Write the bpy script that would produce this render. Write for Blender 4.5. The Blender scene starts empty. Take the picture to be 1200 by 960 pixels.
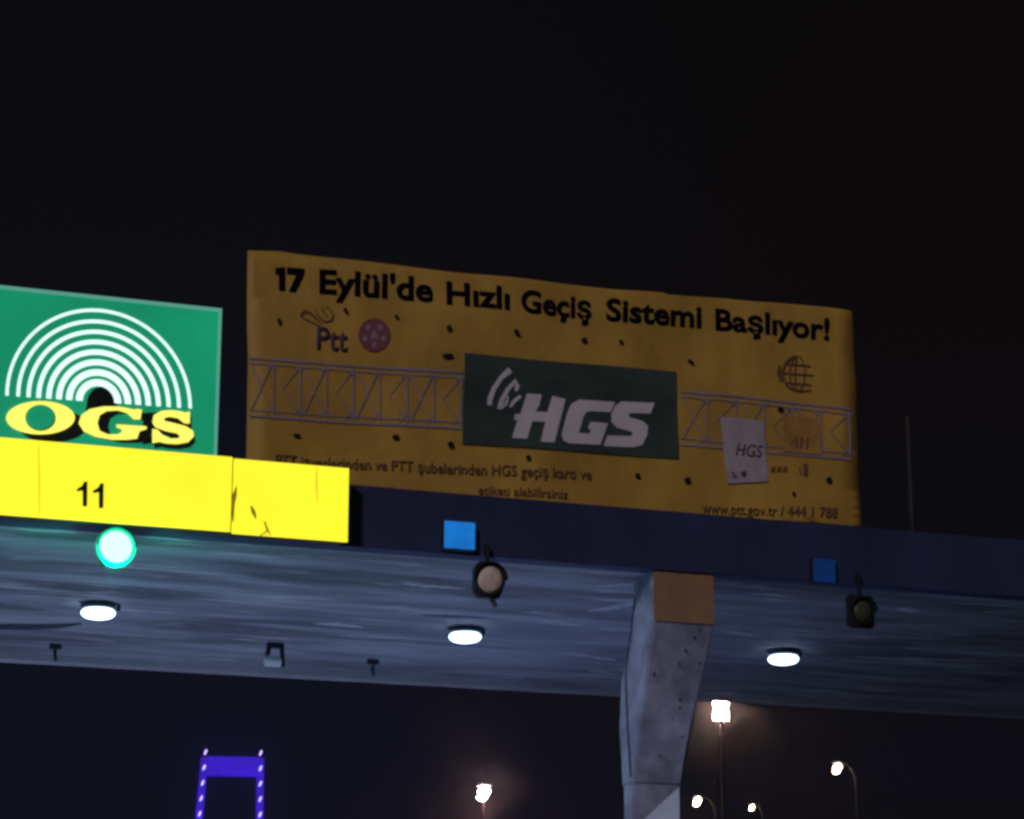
import bpy, bmesh, math, random
from mathutils import Vector, noise

random.seed(7)
S = bpy.context.scene
COL = S.collection

# ------------------------------------------------------------------ camera
F_PX = 2800.0                                  # focal length in photo pixels (photo is 1200 wide)
PITCH = math.atan(785 / F_PX)
YAW = math.radians(19.5)
EYE = Vector((0, 0, 1.6))
cam_d = bpy.data.cameras.new('camera')
cam_d.sensor_width = 36.0
cam_d.lens = F_PX / 1200 * 36
cam_d.clip_start = 0.2
cam_d.clip_end = 6000
cam = bpy.data.objects.new('camera', cam_d)
cam.location = EYE
cam.rotation_euler = (math.radians(90) + PITCH, 0, -YAW)
COL.objects.link(cam)
S.camera = cam

# ------------------------------------------------------------------ night sky, faint frontal light
w = bpy.data.worlds.new('World')
S.world = w
w.use_nodes = True
nt = w.node_tree
nt.nodes.clear()
out = nt.nodes.new('ShaderNodeOutputWorld')
bg = nt.nodes.new('ShaderNodeBackground')
geo = nt.nodes.new('ShaderNodeTexCoord')
sep = nt.nodes.new('ShaderNodeSeparateXYZ')
rmp = nt.nodes.new('ShaderNodeValToRGB')
nt.links.new(geo.outputs['Generated'], sep.inputs[0])
nt.links.new(sep.outputs['Z'], rmp.inputs[0])
e = rmp.color_ramp.elements
e[0].position = 0.0;  e[0].color = (0.0072, 0.0053, 0.0090, 1)
e[1].position = 0.45; e[1].color = (0.0033, 0.0032, 0.0044, 1)
m_ = rmp.color_ramp.elements.new(0.12); m_.color = (0.0048, 0.0056, 0.0125, 1)
m_ = rmp.color_ramp.elements.new(0.21); m_.color = (0.0043, 0.0047, 0.0098, 1)
m_ = rmp.color_ramp.elements.new(0.32); m_.color = (0.0040, 0.0038, 0.0056, 1)
mr = nt.nodes.new('ShaderNodeMapRange'); mr.inputs[1].default_value = 0.22; mr.inputs[2].default_value = 0.46   # town glow fades to the right
nt.links.new(sep.outputs['X'], mr.inputs[0])
mxs = nt.nodes.new('ShaderNodeMix'); mxs.data_type = 'RGBA'; mxs.blend_type = 'MULTIPLY'
nt.links.new(mr.outputs[0], mxs.inputs[0]); nt.links.new(rmp.outputs[0], mxs.inputs[6]); mxs.inputs[7].default_value = (0.92, 0.74, 0.55, 1)
nt.links.new(mxs.outputs[2], bg.inputs['Color'])
bg.inputs['Strength'].default_value = 1.0
nt.links.new(bg.outputs[0], out.inputs[0])

front_fill_d = bpy.data.lights.new('front_fill', 'SUN')  # added frontal fill for banner and column, no source in view
front_fill_d.energy = 0.85
front_fill_d.color = (0.95, 0.93, 1.0)
front_fill_d.angle = math.radians(6)
front_fill = bpy.data.objects.new('front_fill', front_fill_d)
front_fill.rotation_euler = (math.radians(66), 0, math.radians(-38))
COL.objects.link(front_fill)

S.view_settings.view_transform = 'Standard'
S.view_settings.look = 'None'
S.view_settings.exposure = 0
S.view_settings.gamma = 1
S.cycles.filter_width = 3.1                    # a soft old video camera
S.cycles.max_bounces = 6
S.cycles.sample_clamp_indirect = 4

# ------------------------------------------------------------------ measuring helpers: photo pixel -> real point
_fw = Vector((math.sin(YAW) * math.cos(PITCH), math.cos(YAW) * math.cos(PITCH), math.sin(PITCH)))
_rt = Vector((math.cos(YAW), -math.sin(YAW), 0))
_up = _rt.cross(_fw)
def ray(x, y): return _fw * F_PX + _rt * (x - 600) - _up * (y - 480)
def on_front(x, y, Y):
    d = ray(x, y); return EYE + d * (Y / d.y)
def on_ceiling(x, y, z):
    d = ray(x, y); return EYE + d * ((z - EYE.z) / d.z)
def on_side(x, y, X):
    d = ray(x, y); return EYE + d * (X / d.x)
def far(x, y, dist):
    d = ray(x, y); return EYE + d * (dist / math.hypot(d.x, d.y))

# ------------------------------------------------------------------ materials
def mat(name, col, rough=0.6, metal=0.0, emit=None, strength=1.0, mottle=0.0, scale=3.0, stretch=(1, 1, 1), bump=0.0, spec=0.3):
    m = bpy.data.materials.new(name)
    m.use_nodes = True
    n = m.node_tree.nodes; l = m.node_tree.links
    b = n['Principled BSDF']
    b.inputs['Roughness'].default_value = rough
    b.inputs['Metallic'].default_value = metal
    b.inputs['Specular IOR Level'].default_value = spec
    b.inputs['Base Color'].default_value = (*col, 1)
    if emit:
        b.inputs['Emission Color'].default_value = (*emit, 1)
        b.inputs['Emission Strength'].default_value = strength
    if mottle or bump:
        tc = n.new('ShaderNodeTexCoord'); mp = n.new('ShaderNodeMapping'); nz = n.new('ShaderNodeTexNoise')
        mp.inputs['Scale'].default_value = stretch
        nz.inputs['Scale'].default_value = scale
        nz.inputs['Detail'].default_value = 6
        nz.inputs['Roughness'].default_value = 0.62
        l.new(tc.outputs['Object'], mp.inputs[0]); l.new(mp.outputs[0], nz.inputs[0])
        if mottle:
            r = n.new('ShaderNodeValToRGB')
            base = emit if emit else col
            lo = [max(0, c * (1 - mottle)) for c in base]; hi = [c * (1 + mottle * .6) for c in base]
            r.color_ramp.elements[0].position = 0.34; r.color_ramp.elements[0].color = (*lo, 1)
            r.color_ramp.elements[1].position = 0.68; r.color_ramp.elements[1].color = (*hi, 1)
            l.new(nz.outputs[0], r.inputs[0])
            l.new(r.outputs[0], b.inputs['Emission Color' if emit else 'Base Color'])
        if bump:
            bp = n.new('ShaderNodeBump'); bp.inputs['Strength'].default_value = bump; bp.inputs['Distance'].default_value = 0.02
            l.new(nz.outputs[0], bp.inputs['Height']); l.new(bp.outputs[0], b.inputs['Normal'])
    return m

def soffit_material():
    """board-marked grey concrete: broad bands and fine lime streaks running along the canopy"""
    m = bpy.data.materials.new('soffit_concrete'); m.use_nodes = True
    n = m.node_tree.nodes; l = m.node_tree.links; b = n['Principled BSDF']
    b.inputs['Roughness'].default_value = 0.8; b.inputs['Specular IOR Level'].default_value = 0.2
    tc = n.new('ShaderNodeTexCoord')
    def nz(sx, sy, detail, lo, hi, c0, c1, dist=0.0):
        mp = n.new('ShaderNodeMapping'); mp.inputs['Scale'].default_value = (sx, sy, 1)
        t = n.new('ShaderNodeTexNoise'); t.inputs['Scale'].default_value = 1; t.inputs['Detail'].default_value = detail
        t.inputs['Distortion'].default_value = dist
        r = n.new('ShaderNodeValToRGB')
        r.color_ramp.elements[0].position = lo; r.color_ramp.elements[0].color = (c0, c0, c0, 1)
        r.color_ramp.elements[1].position = hi; r.color_ramp.elements[1].color = (c1, c1, c1, 1)
        l.new(tc.outputs['Object'], mp.inputs[0]); l.new(mp.outputs[0], t.inputs[0]); l.new(t.outputs[0], r.inputs[0])
        return r.outputs[0]
    bands = nz(0.28, 1.5, 6, 0.36, 0.66, 0.42, 1.25, 0.8)
    fine = nz(1.2, 8.0, 5, 0.33, 0.7, 0.80, 1.1)
    streak = nz(0.85, 5.0, 5, 0.58, 0.76, 0.0, 0.9, 0.8)
    big = nz(0.35, 0.35, 2, 0.3, 0.7, 0.85, 1.12)
    def mul(a, c):
        x = n.new('ShaderNodeMix'); x.data_type = 'RGBA'; x.blend_type = 'MULTIPLY'
        x.inputs[0].default_value = 1; l.new(a, x.inputs[6]); l.new(c, x.inputs[7]); return x.outputs[2]
    g = mul(mul(bands, fine), big)
    base = n.new('ShaderNodeMix'); base.data_type = 'RGBA'; base.blend_type = 'MULTIPLY'; base.inputs[0].default_value = 1
    base.inputs[6].default_value = (0.275, 0.295, 0.335, 1); l.new(g, base.inputs[7])
    mx = n.new('ShaderNodeMix'); mx.data_type = 'RGBA'; l.new(streak, mx.inputs[0])
    l.new(base.outputs[2], mx.inputs[6]); mx.inputs[7].default_value = (0.60, 0.61, 0.64, 1)
    l.new(mx.outputs[2], b.inputs['Base Color'])
    bp = n.new('ShaderNodeBump'); bp.inputs['Strength'].default_value = 0.15; bp.inputs['Distance'].default_value = 0.02
    l.new(fine, bp.inputs['Height']); l.new(bp.outputs[0], b.inputs['Normal'])
    return m

M = {}
M['soffit'] = soffit_material()
M['fascia'] = mat('fascia_navy', (0.024, 0.031, 0.085), 0.75, mottle=0.25, scale=1.5, stretch=(1, 1, .4))
M['concrete'] = mat('column_concrete', (0.30, 0.31, 0.44), 0.8, mottle=0.5, scale=2.2, bump=0.25)
M['lime'] = mat('lime_stain', (0.52, 0.54, 0.60), 0.85, mottle=0.35, scale=9)
M['darkmark'] = mat('dark_mark', (0.045, 0.05, 0.07), 0.9, mottle=0.4, scale=8)
M['orange'] = mat('faded_orange_paint', (0.30, 0.155, 0.085), 0.7, mottle=0.15, scale=4)
M['metal'] = mat('dark_steel', (0.03, 0.03, 0.035), 0.5, 0.4, mottle=0.2, scale=6)
M['pole'] = mat('galvanised_pole', (0.02, 0.018, 0.02), 0.55, 0.3, mottle=0.2, scale=3)
M['asphalt'] = mat('asphalt', (0.075, 0.075, 0.08), 0.9, mottle=0.3, scale=30, bump=0.3)
M['ground'] = mat('dark_earth', (0.05, 0.05, 0.045), 0.95, mottle=0.4, scale=0.4)
M['paint'] = mat('road_paint', (0.6, 0.6, 0.58), 0.8, mottle=0.3, scale=8)
M['kerb'] = mat('kerb_concrete', (0.35, 0.35, 0.34), 0.85, mottle=0.25, scale=4)
M['vinyl'] = mat('yellow_banner_vinyl', (0.47, 0.255, 0.046), 0.6, mottle=0.24, scale=1.1, stretch=(1.5, 1, 1.0), bump=0.9)
M['ink'] = mat('black_banner_ink', (0.006, 0.004, 0.010), 0.95, spec=0.02)
M['brownink'] = mat('brown_banner_ink', (0.15, 0.072, 0.042), 0.8, spec=0.1)
M['plum'] = mat('plum_banner_ink', (0.09, 0.035, 0.07), 0.7)
M['emblem'] = mat('plum_emblem_ink', (0.20, 0.062, 0.07), 0.8)
M['orangeink'] = mat('orange_banner_ink', (0.40, 0.19, 0.048), 0.7, mottle=.25, scale=7)
M['pinkish'] = mat('pale_plum_ink', (0.30, 0.17, 0.22), 0.7)
M['lavender'] = mat('lavender_banner_ink', (0.29, 0.215, 0.29), 0.7, mottle=0.2, scale=5)
M['panelgreen'] = mat('dark_green_banner_ink', (0.040, 0.058, 0.052), 0.65, mottle=0.35, scale=1.6)
M['letterwhite'] = mat('white_banner_ink', (0.62, 0.52, 0.56), 0.7, mottle=0.08, scale=5)
M['cardwhite'] = mat('white_card_ink', (0.40, 0.31, 0.36), 0.7, mottle=0.2, scale=6)
M['slit'] = mat('slit_shadow', (0.006, 0.005, 0.006), 0.9)
M['ogsgreen'] = mat('lit_green_panel', (0.02, 0.2, 0.1), 0.4, emit=(0.004, 0.235, 0.115), strength=1.0, mottle=0.16, scale=0.9)
M['ogsframe'] = mat('lit_panel_rim', (0.25, 0.4, 0.35), 0.5, emit=(0.05, 0.27, 0.19), strength=0.9)
M['ogswhite'] = mat('lit_white_vinyl', (0.8, 0.8, 0.8), 0.4, emit=(0.72, 1.0, 0.92), strength=1.0)
M['ogsyellow'] = mat('lit_yellow_letter', (0.8, 0.7, 0.1), 0.4, emit=(1.0, 0.93, 0.14), strength=1.0)
M['ogsblack'] = mat('opaque_black_vinyl', (0.004, 0.006, 0.005), 0.7)
M['lampyellow'] = mat('lit_yellow_panel', (0.8, 0.7, 0.05), 0.4, emit=(1.0, 0.90, 0.026), strength=1.0, mottle=0.13, scale=0.55)
M['grime'] = mat('olive_grime', (0.06, 0.055, 0.01), 0.8, emit=(0.30, 0.24, 0.008), strength=0.6)
M['blueglow'] = mat('glowing_blue_panel', (0.02, 0.15, 0.5), 0.4, emit=(0.006, 0.145, 0.48), strength=1.0, mottle=0.25, scale=5)  # brightness of the blue plate put in as its own glow
M['bluedim'] = mat('dim_blue_panel', (0.006, 0.04, 0.14), 0.5, emit=(0.0012, 0.012, 0.06), strength=1.0, mottle=0.3, scale=5)  # unlit plate, given a faint glow of its own
M['greenlamp'] = mat('green_signal_lens', (0.1, 0.8, 0.5), 0.3, emit=(0.60, 1.0, 0.88), strength=1.3)
M['greenbloom'] = mat('green_bloom_rim', (0.02, 0.5, 0.3), 0.3, emit=(0.005, 0.60, 0.31), strength=1.0)  # bloom round the lit lens, put into a glowing ring
M['offlens'] = mat('unlit_pale_lens', (0.78, 0.54, 0.46), 0.5, mottle=0.25, scale=14)
M['darklens'] = mat('unlit_dark_lens', (0.05, 0.055, 0.03), 0.4, mottle=0.3, scale=12)
M['lampwhite'] = mat('lit_white_diffuser', (0.9, 0.9, 0.9), 0.3, emit=(0.50, 0.66, 1.0), strength=5.0)
M['lampbody'] = mat('luminaire_housing', (0.10, 0.11, 0.14), 0.5, 0.2)
M['floodlit'] = mat('lit_floodlight_glass', (1, .9, .85), 0.3, emit=(1.0, 0.56, 0.46), strength=300.0)
M['streetlit'] = mat('lit_street_lamp_glass', (1, .9, .7), 0.3, emit=(1.0, 0.80, 0.55), strength=30.0)
M['pinklit'] = mat('lit_pinkish_lamp_glass', (1, .9, .9), 0.3, emit=(1.0, 0.50, 0.52), strength=560.0)
M['purple'] = mat('violet_floodlight_glow', (0.05, 0.02, 0.2), 0.5, emit=(0.030, 0.006, 0.56), strength=1.0, mottle=0.35, scale=0.08)  # floodlighting on the tower, put into the surface as glow
M['violetbulb'] = mat('violet_led_lamp', (0.6, 0.5, 1.0), 0.3, emit=(0.50, 0.36, 1.0), strength=2.2)
M['boxwhite'] = mat('pale_plastic', (0.88, 0.88, 0.92), 0.45, mottle=0.1, scale=10)

# ------------------------------------------------------------------ object helpers
def link(name, me, material, parent=None):
    o = bpy.data.objects.new(name, me)
    COL.objects.link(o)
    if material is not None:
        me.materials.clear(); me.materials.append(material)
    if parent is not None:
        o.parent = parent
        top = parent
        while top.parent: top = top.parent
        o.location = -top.location if parent is top else (0, 0, 0)   # meshes are in world coordinates
    return o
def build(name, bm, material, parent=None, smooth=False):
    bmesh.ops.recalc_face_normals(bm, faces=bm.faces[:])
    me = bpy.data.meshes.new(name); bm.to_mesh(me); bm.free()
    if smooth:
        for p in me.polygons: p.use_smooth = True
    return link(name, me, material, parent)
def thing(name, loc, label, cat, group=None):
    o = bpy.data.objects.new(name, None); COL.objects.link(o)
    o.location = loc; o.empty_display_size = 0.3
    o['label'] = label; o['category'] = cat
    if group: o['group'] = group
    return o
def box(bm, x0, x1, y0, y1, z0, z1, bevel=0.0):
    b = bmesh.new()
    bmesh.ops.create_cube(b, size=1)
    for v in b.verts:
        v.co = Vector(((x0 + x1) / 2 + v.co.x * (x1 - x0), (y0 + y1) / 2 + v.co.y * (y1 - y0), (z0 + z1) / 2 + v.co.z * (z1 - z0)))
    if bevel: bmesh.ops.bevel(b, geom=b.edges[:], offset=bevel, segments=2, affect='EDGES')
    _merge(bm, b)
def _merge(bm, b):
    me = bpy.data.meshes.new('t'); b.to_mesh(me); b.free(); bm.from_mesh(me); bpy.data.meshes.remove(me)
def tube(bm, pts, r, seg=10, r1=None):
    pts = [Vector(p) for p in pts]; rings = []
    for i, p in enumerate(pts):
        t = (pts[min(i + 1, len(pts) - 1)] - pts[max(i - 1, 0)]).normalized()
        a = t.cross(Vector((0, 1, 0.01)) if abs(t.z) > .7 else Vector((0, 0, 1))).normalized(); c = t.cross(a)
        rr = r if r1 is None else r + (r1 - r) * i / (len(pts) - 1)
        rings.append([bm.verts.new(p + (a * math.cos(k * 2 * math.pi / seg) + c * math.sin(k * 2 * math.pi / seg)) * rr) for k in range(seg)])
    for A, B in zip(rings, rings[1:]):
        for k in range(seg): bm.faces.new((A[k], A[(k + 1) % seg], B[(k + 1) % seg], B[k]))
    bm.faces.new(rings[0]); bm.faces.new(rings[-1])
def lathe(bm, c, prof, axis='Z', seg=28):
    """prof = (radius, offset along axis) pairs"""
    c = Vector(c); rings = []
    for r, h in prof:
        ring = []
        for k in range(seg):
            a = k * 2 * math.pi / seg
            if axis == 'Z': v = Vector((r * math.cos(a), r * math.sin(a), h))
            else: v = Vector((r * math.cos(a), h, r * math.sin(a)))
            ring.append(bm.verts.new(c + v))
        rings.append(ring)
    for A, B in zip(rings, rings[1:]):
        for k in range(seg): bm.faces.new((A[k], A[(k + 1) % seg], B[(k + 1) % seg], B[k]))
    bm.faces.new(rings[0]); bm.faces.new(rings[-1])

def flat_mesh(loops, Y, thick=0.004, wave=None, finest=None):
    """closed outlines measured on the photo -> a thin plate on the vertical plane Y (holes where outlines nest)"""
    cu = bpy.data.curves.new('t', 'CURVE'); cu.dimensions = '2D'; cu.fill_mode = 'FRONT'
    for lp in loops:
        if len(loops) == 1 and sum(a[0] * b[1] - b[0] * a[1] for a, b in zip(lp, lp[1:] + lp[:1])) < 0: lp = lp[::-1]
        sp = cu.splines.new('POLY'); sp.points.add(len(lp) - 1); sp.use_cyclic_u = True
        for q, (x, y) in zip(sp.points, lp): q.co = (x / 100, -y / 100, 0, 1)
    return _curve_plate(cu, lambda x, y: on_front(x * 100, -y * 100, Y), Y, thick, wave, finest)
def _curve_plate(cu, place, Y, thick, wave, finest=None):
    ob = bpy.data.objects.new('t', cu); COL.objects.link(ob)
    dg = bpy.context.evaluated_depsgraph_get()
    me = bpy.data.meshes.new_from_object(ob.evaluated_get(dg))
    bpy.data.objects.remove(ob); bpy.data.curves.remove(cu)
    bm = bmesh.new(); bm.from_mesh(me); bpy.data.meshes.remove(me)
    for v in bm.verts: v.co = place(v.co.x, v.co.y)
    bmesh.ops.remove_doubles(bm, verts=bm.verts[:], dist=1e-5)
    if finest:
        bmesh.ops.triangulate(bm, faces=bm.faces[:])
        for _ in range(5):
            ed = [q for q in bm.edges if q.calc_length() > finest]
            if not ed: break
            bmesh.ops.subdivide_edges(bm, edges=ed, cuts=1)
            bmesh.ops.triangulate(bm, faces=[f for f in bm.faces if len(f.verts) > 3])
    for v in bm.verts: v.co.y = Y + (wave(v.co.x, v.co.z) if wave else 0)
    if thick:
        r = bmesh.ops.extrude_face_region(bm, geom=bm.faces[:])
        for v in r['geom']:
            if isinstance(v, bmesh.types.BMVert): v.co.y -= thick
    return bm
def text_mesh(s, p0, p1, cap, Y, thick=0.004, bold=0.0, wave=None, shear=0.0, spacing=1.0, squeeze=None):
    """s set so that its baseline runs from p0 to p1 (photo pixels) with capitals cap pixels high"""
    cu = bpy.data.curves.new('t', 'FONT'); cu.body = s; cu.offset = bold; cu.space_character = spacing; cu.shear = shear
    cu.resolution_u = 4
    ob = bpy.data.objects.new('t', cu); COL.objects.link(ob)
    dg = bpy.context.evaluated_depsgraph_get()
    me = bpy.data.meshes.new_from_object(ob.evaluated_get(dg))
    xs = [v.co.x for v in me.vertices]; x0, x1 = min(xs), max(xs)
    bpy.data.objects.remove(ob)
    bpy.data.meshes.remove(me)
    H = 0.73
    def place(x, y):
        t = (x - x0) / (x1 - x0)
        return on_front(p0[0] + (p1[0] - p0[0]) * t, p0[1] + (p1[1] - p0[1]) * t - cap * y / H, Y)
    return _curve_plate(cu, place, Y, thick, wave)
def arc(cx, cy, rx, ry, a0, a1, n=24):
    return [(cx + rx * math.cos(math.radians(a0 + (a1 - a0) * i / n)), cy - ry * math.sin(math.radians(a0 + (a1 - a0) * i / n))) for i in range(n + 1)]
def stroke(pts, wd):
    """outline of a line of the given width through the points"""
    L, R = [], []
    for i, p in enumerate(pts):
        a = pts[max(i - 1, 0)]; b = pts[min(i + 1, len(pts) - 1)]
        dx, dy = b[0] - a[0], b[1] - a[1]; d = math.hypot(dx, dy) or 1
        wv = wd[i] if isinstance(wd, (list, tuple)) else wd
        L.append((p[0] - dy / d * wv / 2, p[1] + dx / d * wv / 2)); R.append((p[0] + dy / d * wv / 2, p[1] - dx / d * wv / 2))
    return L + R[::-1]
def many(loops, Y, thick, wave=None, finest=None):
    """separate outlines that may touch: each filled alone, one mesh"""
    bm = bmesh.new()
    for k, lp in enumerate(loops): _merge(bm, flat_mesh([lp], Y - 0.0006 * (k % 5), thick, wave, finest))
    return bm

# ------------------------------------------------------------------ ground, road, islands (below the picture; they bounce the lane light)
def sheet(name, x0, x1, y0, y1, z, m, kind='structure'):
    bm = bmesh.new()
    bm.faces.new([bm.verts.new(p) for p in ((x0, y0, z), (x1, y0, z), (x1, y1, z), (x0, y1, z))])
    o = build(name, bm, m); o['kind'] = kind
    return o
sheet('ground', -3000, 3000, -1500, 4500, -0.012, M['ground'])
sheet('road', -22, 46, -60, 130, 0.0, M['asphalt'])
bm = bmesh.new()
for i in range(-5, 9):
    for k in range(12):
        x = 1.3 + i * 4.15 + 2.0; y = -40 + k * 4.5
        bm.faces.new([bm.verts.new(p) for p in ((x - .06, y, .004), (x + .06, y, .004), (x + .06, y + 2, .004), (x - .06, y + 2, .004))])
o = build('road_markings', bm, M['paint']); o['kind'] = 'structure'

# ------------------------------------------------------------------ toll canopy
XL, XR, YF, ZS = -16.0, 34.0, 22.0, 6.6
canopy = thing('toll_canopy', (9.6, 22.7, 0), 'wide concrete toll canopy with navy front band and streaky grey underside on a flared column', 'toll canopy')
bm = bmesh.new(); box(bm, XL, XR, YF, YF + 0.22, ZS, 7.22)
build('fascia', bm, M['fascia'], canopy)
bm = bmesh.new(); box(bm, XL, XR, YF + 0.222, 29.2, ZS + 0.012, 7.0)
build('soffit_slab', bm, M['soffit'], canopy)
bm = bmesh.new(); box(bm, XL, XR, 29.203, 29.45, ZS - 0.08, 7.05)
build('rear_edge_beam', bm, mat('edge_concrete', (0.40, 0.38, 0.43), .8, mottle=.2, scale=2, stretch=(.3, 1, 1)), canopy)
# flared column; left face lies on the plane X0
X0 = on_front(766, 728, 22.05).x
lev = [  # z, front Y, rear Y, right-edge photo pixel
    ((766, 728), 22.05, 22.62, (837, 735)), ((758, 785), None, 22.95, (825, 790)), ((751, 845), None, 23.02, (811, 845)),
    ((745, 885), None, 22.98, (803, 885)), ((742, 915), None, 22.96, (799, 918))]
rings = []
z_top = ZS + 0.01
bm = bmesh.new()
def quad_ring(yf, yr, xl, xr, z): return [bm.verts.new(p) for p in ((xl, yf, z), (xr, yf, z), (xr, yr, z), (xl, yr, z))]
xr0 = on_front(837, 735, 22.05).x
rings.append(quad_ring(22.05, 22.58, X0, xr0, 6.595))
for (lp, yf, yr, rp) in lev:
    q = on_side(lp[0], lp[1], X0); yf = yf or q.y
    rings.append(quad_ring(yf, yr, X0, on_front(rp[0], rp[1], yf).x, q.z))
zl = rings[-1][0].co.z; yl = rings[-1][0].co.y; xl_ = rings[-1][1].co.x
rings.append(quad_ring(yl + 0.02, 22.95, X0 + .012, xl_ - .01, zl - 0.03))
rings.append(quad_ring(yl + 0.02, 22.95, X0 + .012, xl_ - .01, 0.0))
for A, B in zip(rings, rings[1:]):
    for k in range(4): bm.faces.new((A[k], A[(k + 1) % 4], B[(k + 1) % 4], B[k]))
bm.faces.new(rings[0]); bm.faces.new(rings[-1])
bmesh.ops.bevel(bm, geom=[e_ for e_ in bm.edges if abs(e_.verts[0].co.z - e_.verts[1].co.z) > .1], offset=0.018, segments=2, affect='EDGES')
column = build('column', bm, M['concrete'], canopy)
bm = bmesh.new()
f0 = on_front(766, 678, 22.04); 
box(bm, X0 + .004, xr0 - .003, 22.0315, 22.046, 6.075, 6.592)
build('orange_end_plate', bm, M['orange'], column)
bm = bmesh.new()
for i in range(3):
    A, B = [(on_side(745.5, 700, X0), on_side(734.5, 790, X0)), (on_side(734.5, 790, X0), on_side(737, 850, X0)), (on_side(737, 850, X0), on_side(740.5, 910, X0))][i]
    vs = []
    for p, dy in ((A, 0), (B, 0), (B, .05), (A, .05)): vs.append(bm.verts.new((X0 - .003, p.y + dy, p.z)))
    bm.faces.new(vs)
build('side_groove', bm, M['darkmark'], column)
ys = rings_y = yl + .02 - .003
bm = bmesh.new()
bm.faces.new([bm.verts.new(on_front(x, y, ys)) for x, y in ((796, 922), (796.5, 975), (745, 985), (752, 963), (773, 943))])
build('painted_light_patch', bm, mat('lamplight_tint', (0.62, 0.64, 0.86), .8, mottle=.15, scale=4), column)  # bright diagonal of lamplight on the shaft, painted in as pale colour
# water stains and dark marks on the underside and column
def ceiling_stain(name, pts, wd, m, parent, z=ZS + 0.006):
    loop = stroke(pts, wd); bm = bmesh.new()
    n = len(loop) // 2
    vs = [bm.verts.new(on_ceiling(x, y, z)) for x, y in loop]
    for i in range(n - 1): bm.faces.new((vs[i], vs[i + 1], vs[-2 - i], vs[-1 - i]))
    return build(name, bm, m, parent)
ceiling_stain('water_stain', [(748, 688), (752, 694), (747, 702), (735, 709), (715, 713), (690, 716)], [3, 6, 7, 6, 5, 2], M['lime'], canopy)
ceiling_stain('water_stain', [(640, 765), (672, 767), (700, 771), (722, 774)], [1, 2.5, 3.5, 1.5], M['lime'], canopy)
ceiling_stain('water_stain', [(690, 786), (706, 788), (724, 791)], [1, 4, 2], M['lime'], canopy)
ceiling_stain('water_stain', [(880, 696), (905, 697), (935, 701)], [1, 3, 1], M['lime'], canopy)
ceiling_stain('water_stain', [(1050, 714), (1062, 715), (1078, 717)], [2, 5, 2], M['lime'], canopy)
ceiling_stain('water_stain', [(846, 740), (870, 743), (890, 746)], [1, 4, 1], M['lime'], canopy)
ceiling_stain('water_stain', [(470, 684), (500, 687), (545, 690)], [1, 3, 1], M['lime'], canopy)
ceiling_stain('water_stain', [(700, 687), (722, 686), (748, 684)], [1, 3, 2], M['lime'], canopy)
ceiling_stain('water_stain', [(635, 728), (655, 730), (680, 733)], [1, 5, 1], M['lime'], canopy)
ceiling_stain('water_stain', [(368, 731), (395, 732), (425, 735)], [1, 4, 1], M['lime'], canopy)
ceiling_stain('dark_mark', [(-40, 734), (30, 735), (70, 734), (96, 731)], [6, 7, 5, 2], M['darkmark'], canopy)  # dark streaks running along the underside
ceiling_stain('dark_mark', [(495, 721), (530, 723), (572, 724)], [1, 4, 1], M['darkmark'], canopy)
random.seed(3)
for _ in range(11):                                     # pits in the sloping column face
    t = random.random(); u = random.uniform(.1, .9)
    i = 1; A, B = lev[0], lev[-1]
    pxl = 766 + (742 - 766) * t; pxr = 837 + (799 - 837) * t; py = 735 + 180 * t
    yf = 22.05 + (on_side(742, 915, X0).y - 22.05) * t
    c = on_front(pxl + (pxr - pxl) * u, py, yf - 0.012); r = random.uniform(.006, .013)
    bm = bmesh.new(); lathe(bm, c, [(r, -.002), (r, .03)], 'Y', 7); build('pit', bm, M['darkmark'], column)

# ------------------------------------------------------------------ unseen island and booth, added to block light bounced to the right
isl = thing('blocker_island', (9.65, 22, 0), 'unseen raised concrete island added under the light-blocking booth', 'added island')
bm = bmesh.new(); box(bm, 8.75, 10.55, 14, 34, 0.004, .18, .03); build('kerb', bm, M['kerb'], isl)  # kerb of the added island
booth = thing('booth_blocker', (9.65, 26, .184), 'unseen grey booth added behind the column to block bounced light', 'added booth')
bm = bmesh.new(); box(bm, 8.95, 10.35, 24.0, 28.2, .184, 1.25, .01); build('blocker_wall', bm, M['concrete'], booth)
bm = bmesh.new(); box(bm, 8.98, 10.32, 24.03, 28.17, 1.253, 2.5); build('blocker_window', bm, mat('blocker_dark_glass', (.02, .025, .03), .1), booth)
for x in (8.95, 10.27):
    for y in (24.0, 26.06, 28.12):
        bm = bmesh.new(); box(bm, x - .004, x + .084, y - .004, y + .084, 1.254, 2.5); build('blocker_window_frame', bm, M['metal'], booth)
bm = bmesh.new(); box(bm, 8.7, 10.6, 23.7, 28.5, 2.503, 3.6, .05); build('blocker_roof', bm, M['concrete'], booth)
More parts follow.
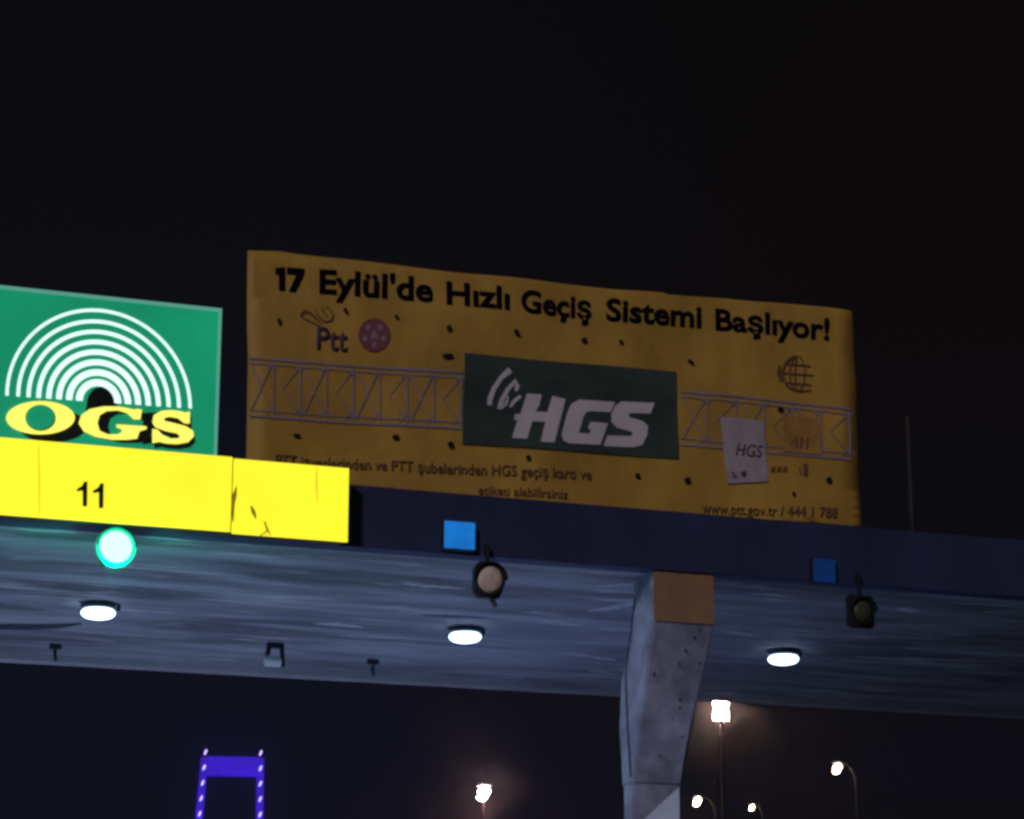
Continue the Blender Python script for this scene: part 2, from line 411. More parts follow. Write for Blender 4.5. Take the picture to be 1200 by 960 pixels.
# ------------------------------------------------------------------ bowl lamps under the canopy, each with its own light
def spot(name, loc, power, col, parent):
    d = bpy.data.lights.new(name, 'SPOT'); d.energy = power; d.color = col
    d.spot_size = math.radians(105); d.spot_blend = 0.6; d.shadow_soft_size = 0.15
    o = bpy.data.objects.new(name, d); COL.objects.link(o); o.parent = parent; o.location = Vector(loc) - parent.location
def bowl_lamp(px, py, power, label, scale=1.0):
    c = on_ceiling(px, py, 6.5); c.z = ZS
    t = thing('bowl_lamp', c, label, 'ceiling lamp', 'bowl lamps under the toll canopy')
    b = bmesh.new(); lathe(b, c, [(.12, .01), (.19 * scale, -.015), (.20 * scale, -.045), (.18 * scale, -.058)])
    build('housing', b, M['lampbody'], t, True)
    b = bmesh.new(); r = .188 * scale
    lathe(b, c, [(r * .8, -.055), (r * .95, -.075), (r, -.093), (r * .95, -.118), (r * .78, -.142), (r * .45, -.158), (.01, -.163)])
    build('diffuser', b, M['lampwhite'], t, True)
    b = bmesh.new(); box(b, c.x + .205, c.x + .24, c.y - .02, c.y + .02, c.z - .06, c.z + .01, .008)
    build('hinge_lug', b, M['metal'], t)
    spot('lane_light', c + Vector((0, 0, -.25)), power, (0.50, 0.64, 1.0), t)
bowl_lamp(115, 719, 11500, 'lit round white ceiling lamp below the green signal light')
bowl_lamp(545, 747, 8200, 'lit round white ceiling lamp below the pale unlit round signal')
bowl_lamp(918, 773, 1000, 'lit round white ceiling lamp to the right of the concrete column')
for px, py, pw in ((-330, 690, 11000), (-820, 660, 8000)):       # the same row runs on past the left edge
    bowl_lamp(px, py, pw, 'lit round white ceiling lamp further along the canopy, beyond the left edge')

# ------------------------------------------------------------------ OGS light box
YO = 21.90
def wp(zx, zy): return (zx / 4.2857, 320 + zy / 4.2857)          # enlarged-view pixels -> photo pixels
ogs = thing('toll_sign', on_front(130, 530, YO), 'lit green sign with white arches and yellow letters OGS', 'sign')
pl = [(-8, 339), (257, 362), (252, 560), (-8, 536)]
xa = on_front(-16, 500, YO).x; xb = on_front(255, 500, YO).x; zb = 7.24; zt = on_front(257, 362, YO).z
bm = bmesh.new(); box(bm, xa, xb, YO, YO + .2, zb, zt - .02, .01)
build('light_box', bm, M['metal'], ogs)
bm = bmesh.new(); box(bm, xa + .015, xb - .032, YO - .012, YO - .001, zb + .02, zt - .038)
build('green_face', bm, M['ogsgreen'], ogs)
bm = bmesh.new(); box(bm, xa, xb, YO - .02, YO - .001, zt - .036, zt); box(bm, xb - .03, xb, YO - .02, YO - .001, zb, zt - .038)
build('rim', bm, M['ogsframe'], ogs)
rings_ = []
sh = 0.07
for r, tk in ((460, 16), (404, 18), (352, 20), (301, 23), (250, 26), (199, 29), (148, 32), (97, 35)):
    def shp(lp): return [wp(x, y + sh * (x - 495)) for x, y in lp]
    rings_.append(shp(arc(495, 648, r + tk / 2, r + tk / 2, 0, 180, 40) + arc(495, 648, r - tk / 2, r - tk / 2, 180, 0, 40)))
bm = many(rings_, YO - .014, .004)
build('white_arches', bm, M['ogswhite'], ogs)
bm = flat_mesh([[wp(x, y) for x, y in arc(512, 650, 75, 78, 0, 180, 24) + [(430, 690), (470, 720), (560, 720), (590, 690)]]], YO - .014, .003)
build('black_road_mark', bm, M['ogsblack'], ogs)
O1 = arc(203, 728, 172, 83, 0, 360, 40)[:-1]
O2 = [(203 + 78 * math.cos(a) * math.cos(.25) - 66 * math.sin(a) * math.sin(.25), 728 + 66 * math.sin(a) * math.cos(.12) + 14 * math.cos(a)) for a in [i * math.pi / 18 for i in range(36)]]
Gz = [(712, 688), (704, 735), (672, 735), (640, 705), (590, 690), (535, 694), (500, 715), (488, 755), (500, 795), (540, 812), (590, 812), (612, 800), (612, 785), (585, 775), (585, 762), (735, 772), (735, 785), (700, 795), (688, 832), (640, 838), (560, 838), (480, 822), (420, 795), (395, 755), (408, 715), (450, 685), (520, 672), (590, 672), (640, 680), (672, 688), (690, 684)]
Sz = [(952, 697), (952, 757), (925, 755), (895, 730), (850, 722), (822, 730), (826, 745), (870, 755), (935, 772), (968, 795), (972, 822), (945, 850), (890, 860), (830, 856), (800, 848), (765, 855), (765, 785), (790, 788), (815, 815), (855, 833), (893, 832), (905, 820), (890, 806), (835, 795), (780, 775), (765, 750), (772, 715), (810, 694), (860, 690), (905, 696), (930, 703)]
def off(lp, dx, dy): return [wp(x + dx, y + dy) for x, y in lp]
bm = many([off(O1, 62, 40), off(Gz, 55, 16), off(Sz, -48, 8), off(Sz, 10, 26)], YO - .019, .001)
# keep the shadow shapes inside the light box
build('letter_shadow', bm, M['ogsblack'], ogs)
for lp in ([off(O1, 0, 0), off(O2, 0, 0)], [off(Gz, 0, 0)], [off(Sz, 0, 0)]):
    build('letter', flat_mesh(lp, YO - .026, .012), M['ogsyellow'], ogs)
for x in (xa + .5, xb - .5):
    bm = bmesh.new(); box(bm, x - .04, x + .04, YO + .205, YO + .285, 6.9, zt - .3); build('support_post', bm, M['metal'], ogs)
# green panel showing inside the O again (the shadow must not fill it)
bm = flat_mesh([off([(203 + (x - 203) * .98, 728 + (y - 728) * .98) for x, y in O2], -4, -6)], YO - .0235, .0015)
build('letter_opening', bm, M['ogsgreen'], ogs)

# ------------------------------------------------------------------ yellow lane sign with the number 11
YY = 21.70
lane = thing('lane_sign', on_front(200, 640, YY), 'long lit yellow lane sign reading 11', 'sign')
zA, zB = on_front(407, 635, YY).z, on_front(409, 551, YY).z
zA2, zB2 = on_front(0, 603, YY).z, on_front(0, 512, YY).z
zA = (zA + zA2) / 2; zB = (zB + zB2) / 2
x1 = on_front(408, 600, YY).x; xm = on_front(272, 580, YY).x; xs = on_front(-60, 560, YY).x
bm = bmesh.new(); box(bm, xs, x1 - .002, YY + .012, YY + .285, zA + .012, zB - .01); build('casing', bm, M['metal'], lane)
bm = bmesh.new(); box(bm, xs, xm - .006, YY, YY + .011, zA + .004, zB + .014, .004); build('yellow_panel', bm, M['lampyellow'], lane)
bm = bmesh.new(); box(bm, xm + .006, x1, YY - .004, YY + .011, zA - .01, zB, .004); build('yellow_panel', bm, M['lampyellow'], lane)
one = lambda x, y, h: [(x, y), (x + .5, y - h), (x - 3.5, y - h), (x - 6, y - h + 5), (x - 12, y - h + 8.5), (x - 12, y - h + 11.5), (x - 5.2, y - h + 10.5), (x - 5.2, y)]
for px, py in ((102, 593.5), (121, 595.5)):
    build('number', flat_mesh([one(px, py, 29)], YY - .002, .004), M['ogsblack'], lane)
def streak(pts, wd, name='scratch', m='grime'):
    build(name, flat_mesh([stroke(pts, wd)], YY - .0045, .002), M[m], lane)
streak([(277, 570), (275, 580), (273, 592), (273, 612)], [1, 5, 4, 1.5])
streak([(294, 593), (297, 600), (300, 608)], [2, 5, 1.5])
streak([(310, 611), (313, 620), (317, 627)], [2, 2.5, 1])
streak([(303, 629), (311, 624), (314, 621)], [1, 2, 1])
streak([(371, 548), (371, 570), (372, 590)], [.6, .9, .5])
streak([(45, 521), (46, 560), (46, 604)], [.5, .8, .5])

# ------------------------------------------------------------------ yellow vinyl banner
YB = 22.12
def wave(x, z):
    d = 0.016 * math.sin(1.9 * x + 1.1 * z) + 0.010 * math.sin(4.1 * x - 2.3 * z + 1.0) + 0.006 * math.sin(9 * z + 2.2 * x)
    return d - 0.02
bnr = thing('banner', on_front(640, 600, YB), 'wide yellow vinyl banner announcing 17 Eylül\'de Hızlı Geçiş Sistemi Başlıyor', 'banner')
top = [(290, 294), (330, 295), (345, 298), (400, 304.5), (470, 313), (540, 321), (600, 326), (660, 333), (720, 340), (775, 344), (782, 346.5), (850, 351), (880, 354.5), (930, 358), (975, 361), (998, 364.5)]
right = [(999, 380), (1001, 430), (1002, 480), (1003, 530), (1005, 575), (1008, 617)]
bot = [(1008, 618), (950, 613), (900, 610), (850, 607), (750, 600), (600, 590), (450, 575), (287, 556)]
left = [(288, 500), (290, 420), (289, 350)]
bm = flat_mesh([top + right + bot + left], YB, .006, wave, .16)
sheet_o = build('vinyl_sheet', bm, M['vinyl'], bnr, True)
YT = YB - .017
def art(name, bm, m): return build(name, bm, M[m], bnr)
words = [("Eylül'de", (374, 343), (506, 354), 28), ("Hızlı", (522, 356.5), (596, 363), 27),
         ("Geçiş", (610, 365), (693, 373.5), 26.5), ("Sistemi", (710, 375), (821, 384.5), 26), ("Başlıyor!", (837, 387), (972, 398), 25.5)]
for s_, a, b, h in words:
    art('headline_word', text_mesh(s_, a, b, h, YT, .004, 0.027, wave), 'ink')
seven = [[(323, 314), (334, 312.5), (334, 340.5), (327, 340), (327, 320.5), (323, 321.5)], [(336.5, 313), (357, 315), (356, 322), (346, 342), (338.5, 341.5), (347.5, 321.5), (336.5, 320.5)]]
art('headline_word', flat_mesh(seven, YT, .004, wave), 'ink')
art('small_print', text_mesh("PTT işyerlerinden ve PTT şubelerinden HGS geçiş kartı ve", (322, 546), (692, 563), 13, YT, .003, .008, wave), 'brownink')
art('small_print', text_mesh("etiketi alabilirsiniz", (560, 579.5), (664, 585.5), 11, YT, .003, .004, wave), 'brownink')
art('web_address', text_mesh("www.ptt.gov.tr / 444 1 788", (822, 601), (979, 608), 12.5, YT, .003, .010, wave), 'brownink')
# postal logo: two looping swooshes above the word
art('postal_word', text_mesh("Ptt", (371, 409), (407, 412), 27, YT, .003, .018, wave), 'plum')
lo = [stroke([(352, 371), (354, 367), (358, 365), (363, 367), (370, 374), (376, 380)], [2, 3, 3, 2.5, 2, 1]), stroke([(352, 371), (358, 375), (366, 379), (373, 382)], 1.2),
      stroke([(368, 362), (372, 371), (380, 378), (388, 376), (390, 370), (386, 363), (381, 359)], [.8, 1.2, 1.6, 2, 1.6, 1, .7]), stroke([(377, 360), (379, 368), (384, 372)], .9)]
art('postal_swoosh', many(lo, YT, .003, wave), 'brownink')
art('round_emblem', flat_mesh([arc(438, 393, 18.5, 19.5, 0, 360, 40)[:-1]], YT, .003, wave), 'emblem')
em = [arc(438 + 11.5 * math.cos(a), 393.6 + 11.5 * math.sin(a), 3.0, 3.6, 0, 360, 10)[:-1] for a in [math.pi * (.5 + i * .4) for i in range(5)]]
em += [[(433, 399), (438, 386), (443, 399), (438, 396)], arc(438, 393, 4, 4, 0, 360, 12)[:-1]]
art('emblem_figure', many(em, YT - .004, .002, wave), 'pinkish')
# globe mark
gl = []
cx, cy = 934, 438
for k, rx in ((0, 18), (1, 10), (2, 3.5)):
    gl.append(stroke(arc(cx, cy, rx, 20, 100, 262, 16), 2.6 if k == 0 else 1.7))
gl.append(stroke(arc(cx, cy, 8, 20, 82, -82, 14), 1.3))
for yy, ww in ((-11, 15), (0, 18.5), (11, 16)):
    gl.append(stroke([(cx - ww, cy + yy), (cx, cy + yy + 1.5), (cx + ww, cy + yy + 2.5)], 1.5))
gl.append(stroke([(912, 430), (911, 438), (914, 447)], [3, 5, 3]))
gl.append(stroke([(925, 455), (935, 459), (950, 458)], [3, 2, 1]))
art('globe_mark', many(gl, YT, .003, wave), 'brownink')
# pale lattice girder printed across the sheet
def lattice(x0, x1, yt0, yt1, yb0, yb1, n, wv):
    L = []
    yt = lambda x: yt0 + (yt1 - yt0) * (x - x0) / (x1 - x0)
    yb = lambda x: yb0 + (yb1 - yb0) * (x - x0) / (x1 - x0)
    seg = lambda f: [(x0 + (x1 - x0) * i / 12, f(x0 + (x1 - x0) * i / 12)) for i in range(13)]
    L.append(stroke(seg(yt), 2.4)); L.append(stroke(seg(lambda x: yt(x) + 6), 1.1))
    L.append(stroke(seg(yb), 2.4)); L.append(stroke(seg(lambda x: yb(x) - 7), 1.1))
    wd = (x1 - x0) / n
    for i in range(n):
        a = x0 + i * wd; b = a + wd
        if i % 2 == 0:
            L.append(stroke([(a + 2, yt(a) + 5), (b - 4, yb(b) - 6)], 1.3)); L.append(stroke([(a + 2, yb(a) - 6), (b - 4, yt(b) + 5)], 1.3))
        else:
            L.append(stroke([(b - 2, yt(b) + 5), (a + 8, (yt(a) + yb(a)) / 2), (b - 2, yb(b) - 6)], 1.2))
        L.append(stroke([(b - 2, yt(b) + 3), (b - 2, yb(b) - 4)], 2.2 if i % 2 else 1.5))
        L.append(stroke([(b - 12, yb(b) - 4), (b - 2, yb(b) - 14), (b + 4, yb(b) - 4)], 1.0))
        L.append(stroke([(b - 12, yt(b) + 4), (b - 2, yt(b) + 12), (b + 3, yt(b) + 4)], 1.0))
    return many(L, YT - .002, 0, wave, .12)
art('lattice_print', lattice(291, 541, 420, 438, 488, 503, 8, wave), 'lavender')
art('lattice_print', lattice(797, 996, 459, 480, 521, 539.5, 6, wave), 'lavender')
# dark green panel and its big slanted letters
gp = [(543, 415), (625, 422), (710, 429), (792, 436), (793, 480), (795, 538), (700, 531.5), (620, 526), (541, 521), (541.5, 470)]
art('green_panel', flat_mesh([gp], YT - .006, .003, wave, .16), 'panelgreen')
def hp(x, y): return (540 + x * 260 / 1200, 400 + y * 260 / 1200)
YH = YT - .013
Hs = [(352, 288), (432, 292), (418, 352), (398, 385), (462, 388), (490, 300), (560, 318), (500, 552), (425, 548), (452, 440), (382, 436), (352, 532), (272, 526), (302, 430), (285, 428), (288, 398), (318, 396)]
Gs = [(832, 330), (808, 385), (700, 382), (672, 388), (658, 410), (632, 500), (690, 503), (700, 480), (682, 478), (694, 440), (792, 446), (752, 562), (580, 556), (548, 540), (540, 505), (568, 395), (590, 345), (632, 320)]
Ss = [(1050, 332), (1028, 390), (925, 388), (906, 396), (912, 412), (985, 432), (1012, 458), (1008, 505), (982, 560), (930, 574), (770, 568), (790, 512), (918, 514), (930, 502), (922, 490), (840, 468), (812, 440), (812, 395), (832, 352), (868, 326)]
for lp in (Hs, Gs, Ss):
    art('letter', flat_mesh([[hp(x, y) for x, y in lp]], YH, .004, wave, .2), 'letterwhite')
wv = [stroke([hp(*p) for p in ((150, 350), (152, 318), (172, 262), (210, 205), (262, 158))], [5, 6, 5.5, 5.5, 7.5]),
      stroke([hp(*p) for p in ((205, 370), (218, 320), (250, 262), (292, 218), (300, 250), (292, 275))], [6, 5.5, 5, 5, 6, 3]),
      stroke([hp(*p) for p in ((262, 360), (282, 330), (318, 300))], [3, 4.5, 4]), stroke([hp(*p) for p in ((222, 362), (242, 340), (250, 300))], [2, 3.5, 2])]
art('signal_waves', many(wv, YH, .004, wave), 'letterwhite')
# printed card picture at the right
art('card_picture', flat_mesh([[(843, 489), (893, 494), (896, 520), (899, 565), (852, 567), (848, 540)]], YT - .006, .003, wave, .2), 'cardwhite')
art('card_word', text_mesh("HGS", (861, 534), (893, 537), 15, YT - .011, .003, .01, wave, shear=.25), 'plum')
art('card_mark', many([arc(871, 556, 3.2, 3.6, 0, 360, 12)[:-1], stroke([(857, 554), (861, 558)], 1.6), stroke([(857, 559), (864, 560)], 1.2)], YT - .011, .003, wave), 'plum')
art('price_patch', flat_mesh([[(915, 487), (958, 491), (960, 534), (918, 530)]], YT - .0045, .001, wave, .2), 'orangeink')
for lp in (stroke([(926, 521), (932, 513), (932, 526)], 2.2), stroke([(938, 513), (937, 526)], 2.6), stroke([(945, 514), (944, 527)], 2.0), stroke([(942, 544), (942, 558)], 4.5), stroke([(935, 548), (937, 557)], 1.6)):
    art('price_print', flat_mesh([lp], YT - .008, .003, wave), 'brownink')
for k in range(3): art('price_print', flat_mesh([stroke([(902 + 7 * k, 552), (907 + 7 * k, 552), (903 + 7 * k, 549), (907 + 7 * k, 548)], 2)], YT - .006, .003, wave), 'brownink')
# wind slits cut in the sheet, each with a dark flap
sl = [(327, 376, 2.2, 4, 0), (404, 364, 2.2, 4, 25), (525, 385, 3, 4, 0), (523, 418, 7.5, 3, 0), (604, 390, 3, 5, 40), (684, 398.5, 4, 3, 0), (727, 400.5, 2.6, 2.6, 0),
      (463, 512, 4.5, 3, 0), (347, 510.5, 5.5, 2, 0), (527, 521, 3.8, 4, 0), (617, 537, 3, 3, 0), (747, 557, 3.2, 3.2, 0), (805, 562.5, 4, 4, 0), (969, 563, 3.8, 3.8, 0),
      (913, 480, 4, 3, 0), (928, 579, 2.2, 2.2, 0), (464, 371, 2.4, 2.4, 0), (809, 424, 5, 2, -35)]
for x, y, rx, ry, an in sl:
    a = math.radians(an); lp = []
    for i in range(14):
        t = 2 * math.pi * i / 14; u = rx * math.cos(t); v = ry * math.sin(t) * (1.1 if math.sin(t) > 0 else .8)
        u *= .88; v *= .88; lp.append((x + u * math.cos(a) - v * math.sin(a) * -1, y - u * math.sin(a) + v * math.cos(a)))
    art('wind_slit', flat_mesh([lp], YT - .012, .012, wave), 'slit')
xl, xr = on_front(300, 400, YB).x, on_front(990, 400, YB).x
for k in range(5):
    x = xl + .1 + (xr - xl - .2) * k / 4; bm = bmesh.new(); box(bm, x - .035, x + .035, 22.27, 22.34, 7.0, 9.35); build('support_post', bm, M['metal'], bnr)
for z in (7.6, 9.15): bm = bmesh.new(); box(bm, xl, xr, 22.235, 22.268, z, z + .07); build('support_rail', bm, M['metal'], bnr)

# ------------------------------------------------------------------ small blue signs on the front band
def blue_sign(q, m, label):
    c = on_front((q[0] + q[2]) / 2, (q[1] + q[3]) / 2, 21.9)
    t = thing('blue_sign', c, label, 'sign', 'small blue signs on the canopy front')
    a = on_front(q[0], q[1], 21.9); b = on_front(q[2], q[3], 21.9)
    bm = bmesh.new(); box(bm, a.x, b.x, 21.9, 21.997, b.z + .012, a.z - .012, .008); build('sign_box', bm, M['metal'], t)
    bm = bmesh.new(); box(bm, a.x + .006, b.x - .006, 21.888, 21.899, b.z + .02, a.z - .02, .003); build('blue_face', bm, m, t)
blue_sign((520, 608, 557, 647), M['blueglow'], 'bright blue square sign on the canopy front, left of the pale round signal')
blue_sign((952, 652, 980, 686), M['bluedim'], 'dim dark blue square sign on the canopy front, right of the column')

# ------------------------------------------------------------------ lane signals
def signal(px, py, r, kind, label):
    c = on_front(px, py, 21.86)
    t = thing('lane_signal', c, label, 'traffic signal', 'round lane signals along the canopy edge')
    rw = .038 if kind == 'green' else .02
    hw = .145 if kind != 'dark' else .15
    bm = bmesh.new()
    if kind == 'dark': box(bm, c.x - hw, c.x + hw, c.y + .02, c.y + .11, c.z - .17, c.z + .17, .02)
    else:
        ch = .05; pts = [(-hw, -.16 + ch), (-hw + ch, -.18), (hw - ch, -.18), (hw, -.16 + ch), (hw, .16 - ch), (hw - ch, .18), (-hw + ch, .18), (-hw, .16 - ch)]
        A = [bm.verts.new((c.x + x, c.y + .02, c.z + z)) for x, z in pts]; B = [bm.verts.new((c.x + x, c.y + .11, c.z + z)) for x, z in pts]
        bm.faces.new(A); bm.faces.new(B)
        for i in range(8): bm.faces.new((A[i], A[(i + 1) % 8], B[(i + 1) % 8], B[i]))
    build('housing', bm, M['metal'], t)
    bm = bmesh.new(); lathe(bm, c, [(r, .018), (r * .98, .0), (r * .75, -.018), (r * .4, -.028), (.008, -.031)], 'Y')
    build('lens', bm, M[{'green': 'greenlamp', 'pale': 'offlens', 'dark': 'darklens'}[kind]], t, True)
    bm = bmesh.new(); lathe(bm, c, [(r + .002, .018), (r + .002, -.02), (r + rw, -.02), (r + rw, .018)], 'Y')
    build('lens_ring', bm, M['greenbloom' if kind == 'green' else 'metal'], t)  # on the green signal the glowing ring stands in for bloom
    bm = bmesh.new(); A = []
    for k in range(13):                                  # hood over the lens
        a = math.pi * k / 12; A.append((math.cos(a) * (r + .026), math.sin(a) * (r + .026)))
    V = [[bm.verts.new((c.x + x * s_, c.y + y_, c.z + z * s_)) for x, z in A] for s_, y_ in ((1, .02), (1, -.06), (1.05, -.06), (1.05, .02))]
    for P_, Q_ in zip(V, V[1:] + V[:1]):
        for k in range(12): bm.faces.new((P_[k], P_[k + 1], Q_[k + 1], Q_[k]))
    build('hood', bm, M['metal'], t)
    bm = bmesh.new(); box(bm, c.x - .018, c.x + .018, c.y + .05, c.y + .09, c.z + .17, ZS + .1); box(bm, c.x - .018, c.x + .018, c.y + .092, 21.998, ZS + .02, ZS + .1)
    build('bracket', bm, M['metal'], t)
    if kind != 'green':
        bm = bmesh.new(); tube(bm, [(c.x + .05, c.y + .08, c.z - .18), (c.x + .07, c.y + .07, c.z - .22), (c.x + .08, c.y + .05, c.z - .26)], .028, 8, .02)
        if kind == 'pale': build('cable_gland', bm, M['metal'], t)
        else: bm.free()
    else:
        d = bpy.data.lights.new('green_light', 'POINT'); d.energy = 45; d.color = (0.0, 1.0, 0.6); d.shadow_soft_size = .05
        o = bpy.data.objects.new('green_light', d); COL.objects.link(o); o.parent = t; o.location = (0, -.06, -.30)
signal(136, 641, .152, 'green', 'lit bright green round lane signal under the yellow sign')
signal(574, 679, .138, 'pale', 'unlit round signal with pale tan lens in a black housing beside the bright blue sign')
signal(1011, 716, .115, 'dark', 'dark unlit square signal right of the dim blue sign')

# ------------------------------------------------------------------ small fittings under the rear edge
c = on_ceiling(322, 768, ZS - .28)
yy = on_ceiling(320, 753, ZS).y
a = thing('lane_antenna', on_front(320, 778, yy), 'pale tag reader box in a dark bracket under the canopy\'s rear edge', 'antenna')
p0 = on_front(310, 770, yy); p1 = on_front(331, 781, yy); zt_ = on_front(320, 753, yy).z
bm = bmesh.new(); box(bm, p0.x, p1.x - .02, yy - .05, yy + .06, p1.z, p0.z, .012)
pc = Vector(((p0.x + p1.x) / 2, yy, (p0.z + p1.z) / 2)); ca, sa = math.cos(math.radians(42)), math.sin(math.radians(42))
for v in bm.verts:                                     # the reader looks down at the lane
    dy, dz = v.co.y - pc.y, v.co.z - pc.z; v.co.y = pc.y + dy * ca - dz * sa; v.co.z = pc.z + dy * sa + dz * ca
build('reader_box', bm, M['boxwhite'], a)
bm = bmesh.new()
box(bm, p0.x + .05, p1.x + .03, yy + .07, yy + .14, zt_ - .05, ZS + .015)
tube(bm, [(p0.x + .09, yy + .1, zt_), (p0.x + .03, yy + .05, p0.z - .01)], .030, 6)
tube(bm, [(p1.x + .01, yy + .1, zt_), (p1.x + .012, yy + .02, p1.z)], .027, 6)
build('bracket', bm, M['metal'], a)
for px, py, lab in ((65, 760, 'small dark hanger bracket under the rear edge, below the leftmost ceiling lamp'), (437, 778, 'small dark hanger bracket under the rear edge, right of the tag reader')):
    q = on_ceiling(px, py - 4, ZS); ztop = q.z - .02
    t = thing('hanger_bracket', q, lab, 'bracket', 'hangers under the canopy rear edge')
    bm = bmesh.new(); box(bm, q.x - .07, q.x + .07, q.y - .03, q.y + .03, ztop - .03, ZS + .013); build('mounting_plate', bm, M['metal'], t)
    bm = bmesh.new(); tube(bm, [(q.x, q.y, ztop - .04), (q.x, q.y, ztop - .10), (q.x + .01, q.y - .01, ztop - .17)], .020, 8); build('hanger_rod', bm, M['metal'], t)

# ------------------------------------------------------------------ thin mast on the roof
q0 = on_front(1063, 488, 25.0); 
t = thing('roof_mast', (q0.x, 25, 7.0), 'thin dark mast standing on the roof right of the yellow banner', 'mast')
bm = bmesh.new(); tube(bm, [(q0.x, 25, 7.0), (q0.x, 25, q0.z)], .042, 8, .03); build('pole', bm, mat('mast_paint', (0.03, 0.022, 0.022), .7), t)
bm = bmesh.new(); lathe(bm, (q0.x, 25, 7.0), [(.14, 0.004), (.14, .03), (.06, .05), (.06, .12)]); build('base_flange', bm, M['metal'], t)

# ------------------------------------------------------------------ far lamps
def mast_cluster(px, py, dist, label):
    c = far(px, py, dist); t = thing('floodlight_mast', (c.x, c.y, 0), label, 'light mast')
    u = Vector((math.cos(YAW), -math.sin(YAW), 0)); f = Vector((-math.sin(YAW), -math.cos(YAW), 0))
    bm = bmesh.new(); tube(bm, [(c.x, c.y, 0), (c.x, c.y, c.z + 1.1)], .26, 10, .15); build('pole', bm, M['pole'], t)
    for dz in (-.42, .42):
        bm = bmesh.new(); tube(bm, [c + u * -.7 + Vector((0, 0, dz)) + f * .2, c + u * .7 + Vector((0, 0, dz)) + f * .2], .06, 6)
        build('crossarm', bm, M['metal'], t)
    for dz in (-.42, .42):
        for s_ in (-.26, .26):
            p = c + u * s_ + f * .45 + Vector((0, 0, dz))
            b = bmesh.new(); box(b, -.24, .24, -.12, .12, -.36, .36, .05)
            for v in b.verts: v.co = p + u * v.co.x + f * (v.co.y - .125) + Vector((0, 0, v.co.z))
            h = build('floodlight', b, M['metal'], t)
            b = bmesh.new(); box(b, -.20, .20, -.03, .03, -.31, .31, .05)
            for v in b.verts: v.co = p + u * v.co.x + f * (v.co.y + .035) + Vector((0, 0, v.co.z))
            build('glass', b, M['floodlit'], h)
mast_cluster(844, 832, 154, 'tall mast with a bright white floodlight cluster just right of the column')
def street_lamp(px, py, dist, arm, size, m, label, pr=.06):
    c = far(px, py, dist); t = thing('street_lamp', (c.x, c.y, 0), label, 'street lamp', 'distant street lamps below the canopy')
    u = Vector((math.cos(YAW), -math.sin(YAW), 0)); f = Vector((-math.sin(YAW), -math.cos(YAW), 0))
    b = c + u * arm
    pts = [(b.x, b.y, 0), (b.x, b.y, c.z * .5), (b.x, b.y, c.z - .6)]
    for k in range(1, 5):
        a = k / 4 * math.pi / 2
        q = b - u * arm * .75 * (1 - math.cos(a)); pts.append((q.x, q.y, c.z - .6 + .72 * math.sin(a)))
    pts.append((c.x, c.y, c.z + .12))
    bm = bmesh.new(); tube(bm, pts, pr, 8, pr * .6); build('pole', bm, M['pole'], t)
    bm = bmesh.new(); box(bm, c.x - size * 1.2, c.x + size * 1.2, c.y - size * .6, c.y + size * .6, c.z + size * .55, c.z + size * .95, size * .15); build('lamp_head', bm, M['lampbody'], t)
    bm = bmesh.new(); bmesh.ops.create_uvsphere(bm, u_segments=14, v_segments=10, radius=size)
    for v in bm.verts: v.co = c + Vector(((v.co.x * .8 + v.co.z * .35) * (1 + .25 * math.sin(7 * v.co.z / size)), v.co.y, v.co.z * 1.15 - size * .5))
    build('lamp_glass', bm, M[m], t, True)
street_lamp(567, 926, 105, -.0, .27, 'pinklit', 'bright white lamp low in the dark, left of the column')
street_lamp(817, 937, 93, .7, .16, 'streetlit', 'street lamp right beside the foot of the column in the picture')
street_lamp(881, 945, 114, .5, .12, 'streetlit', 'smallest faint street lamp, between the floodlight mast and the curved pole')
street_lamp(981, 898, 82, .62, .16, 'streetlit', 'street lamp on a curved pole at far right')

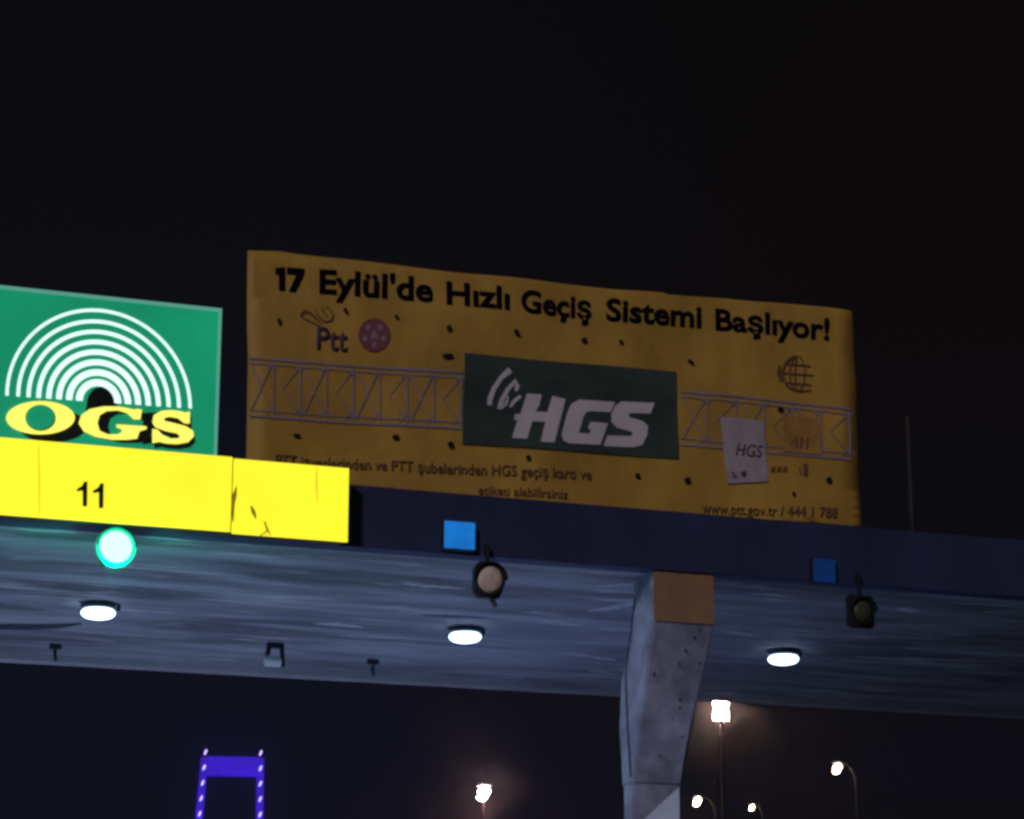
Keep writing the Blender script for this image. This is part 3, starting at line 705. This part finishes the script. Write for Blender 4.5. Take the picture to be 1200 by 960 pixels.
# ------------------------------------------------------------------ violet lit suspension bridge tower
D = 1265.0
tl, tr = far(240, 888, D), far(305, 888, D)
tw = thing('bridge_tower', ((tl.x + tr.x) / 2, (tl.y + tr.y) / 2, 0), 'distant suspension bridge tower lit violet with strings of lamps', 'bridge tower')
u = (tr - tl); u.z = 0; W = u.length; u.normalize(); f = Vector((u.y, -u.x, 0))
if f.dot(tl - EYE) > 0: f = -f
ctr = (tl + tr) / 2; zt = tl.z
def obox(bm, a0, a1, b0, b1, z0, z1, lean=0):
    b = bmesh.new(); bmesh.ops.create_cube(b, size=1)
    for v in b.verts:
        uu = a0 + (v.co.x + .5) * (a1 - a0); bb = b0 + (v.co.y + .5) * (b1 - b0); zz = z0 + (v.co.z + .5) * (z1 - z0)
        uu += lean * (zt - zz)
        v.co = Vector((ctr.x, ctr.y, 0)) + u * uu + f * bb + Vector((0, 0, zz))
    _merge(bm, b)
for s_ in (-1, 1):
    ln = -0.06 if s_ < 0 else .018
    bm = bmesh.new(); obox(bm, s_ * W / 2 - 1.9, s_ * W / 2 + 1.9, -2.5, 2.5, 0, zt, ln)
    leg = build('leg', bm, M['purple'], tw)
    for k in range(9):
        zz = zt + 2.5 - k * 8.0
        p = Vector((ctr.x, ctr.y, 0)) + u * (s_ * W / 2 + .2 + ln * (zt - zz)) + f * 2.9 + Vector((0, 0, zz))
        bm = bmesh.new(); bmesh.ops.create_uvsphere(bm, u_segments=10, v_segments=8, radius=1)
        for v in bm.verts: v.co = p + u * (v.co.x * .6 + v.co.z * .5) + f * v.co.y * .5 + Vector((0, 0, v.co.z * 1.5))
        build('tower_lamp', bm, M['violetbulb'], leg, True)
bm = bmesh.new(); obox(bm, -W / 2 + 1.25, W / 2 - 1.25, -2.2, 2.2, zt - 9.5, zt + .5); build('cross_beam', bm, M['purple'], tw)
bm = bmesh.new(); obox(bm, -W / 2 - 1, W / 2 + 1, -2.2, 2.2, 60, 68); build('cross_beam', bm, M['purple'], tw)
for s_ in (-1, 1):
    bm = bmesh.new(); obox(bm, s_ * W / 2 - .3, s_ * W / 2 + .3, -.3, .3, zt + .1, zt + 6); build('aerial', bm, M['metal'], tw)


# ------------------------------------------------------------------ thin haze added to imitate lens bloom round the lamps
bm = bmesh.new(); box(bm, -500, 1500, -40, 1600, -1.2, 185)
hm = bpy.data.materials.new('bloom_haze'); hm.use_nodes = True
hn = hm.node_tree.nodes; hn.remove(hn['Principled BSDF'])
pv = hn.new('ShaderNodeVolumePrincipled'); pv.inputs['Color'].default_value = (.85, .85, .9, 1)
pv.inputs['Density'].default_value = 0.00011; pv.inputs['Anisotropy'].default_value = 0.985
hm.node_tree.links.new(pv.outputs[0], hn['Material Output'].inputs['Volume'])
o = build('bloom_haze', bm, hm); o['kind'] = 'stuff'; o['label'] = 'thin haze added to imitate lens bloom round the lamps'; o['category'] = 'bloom_haze'
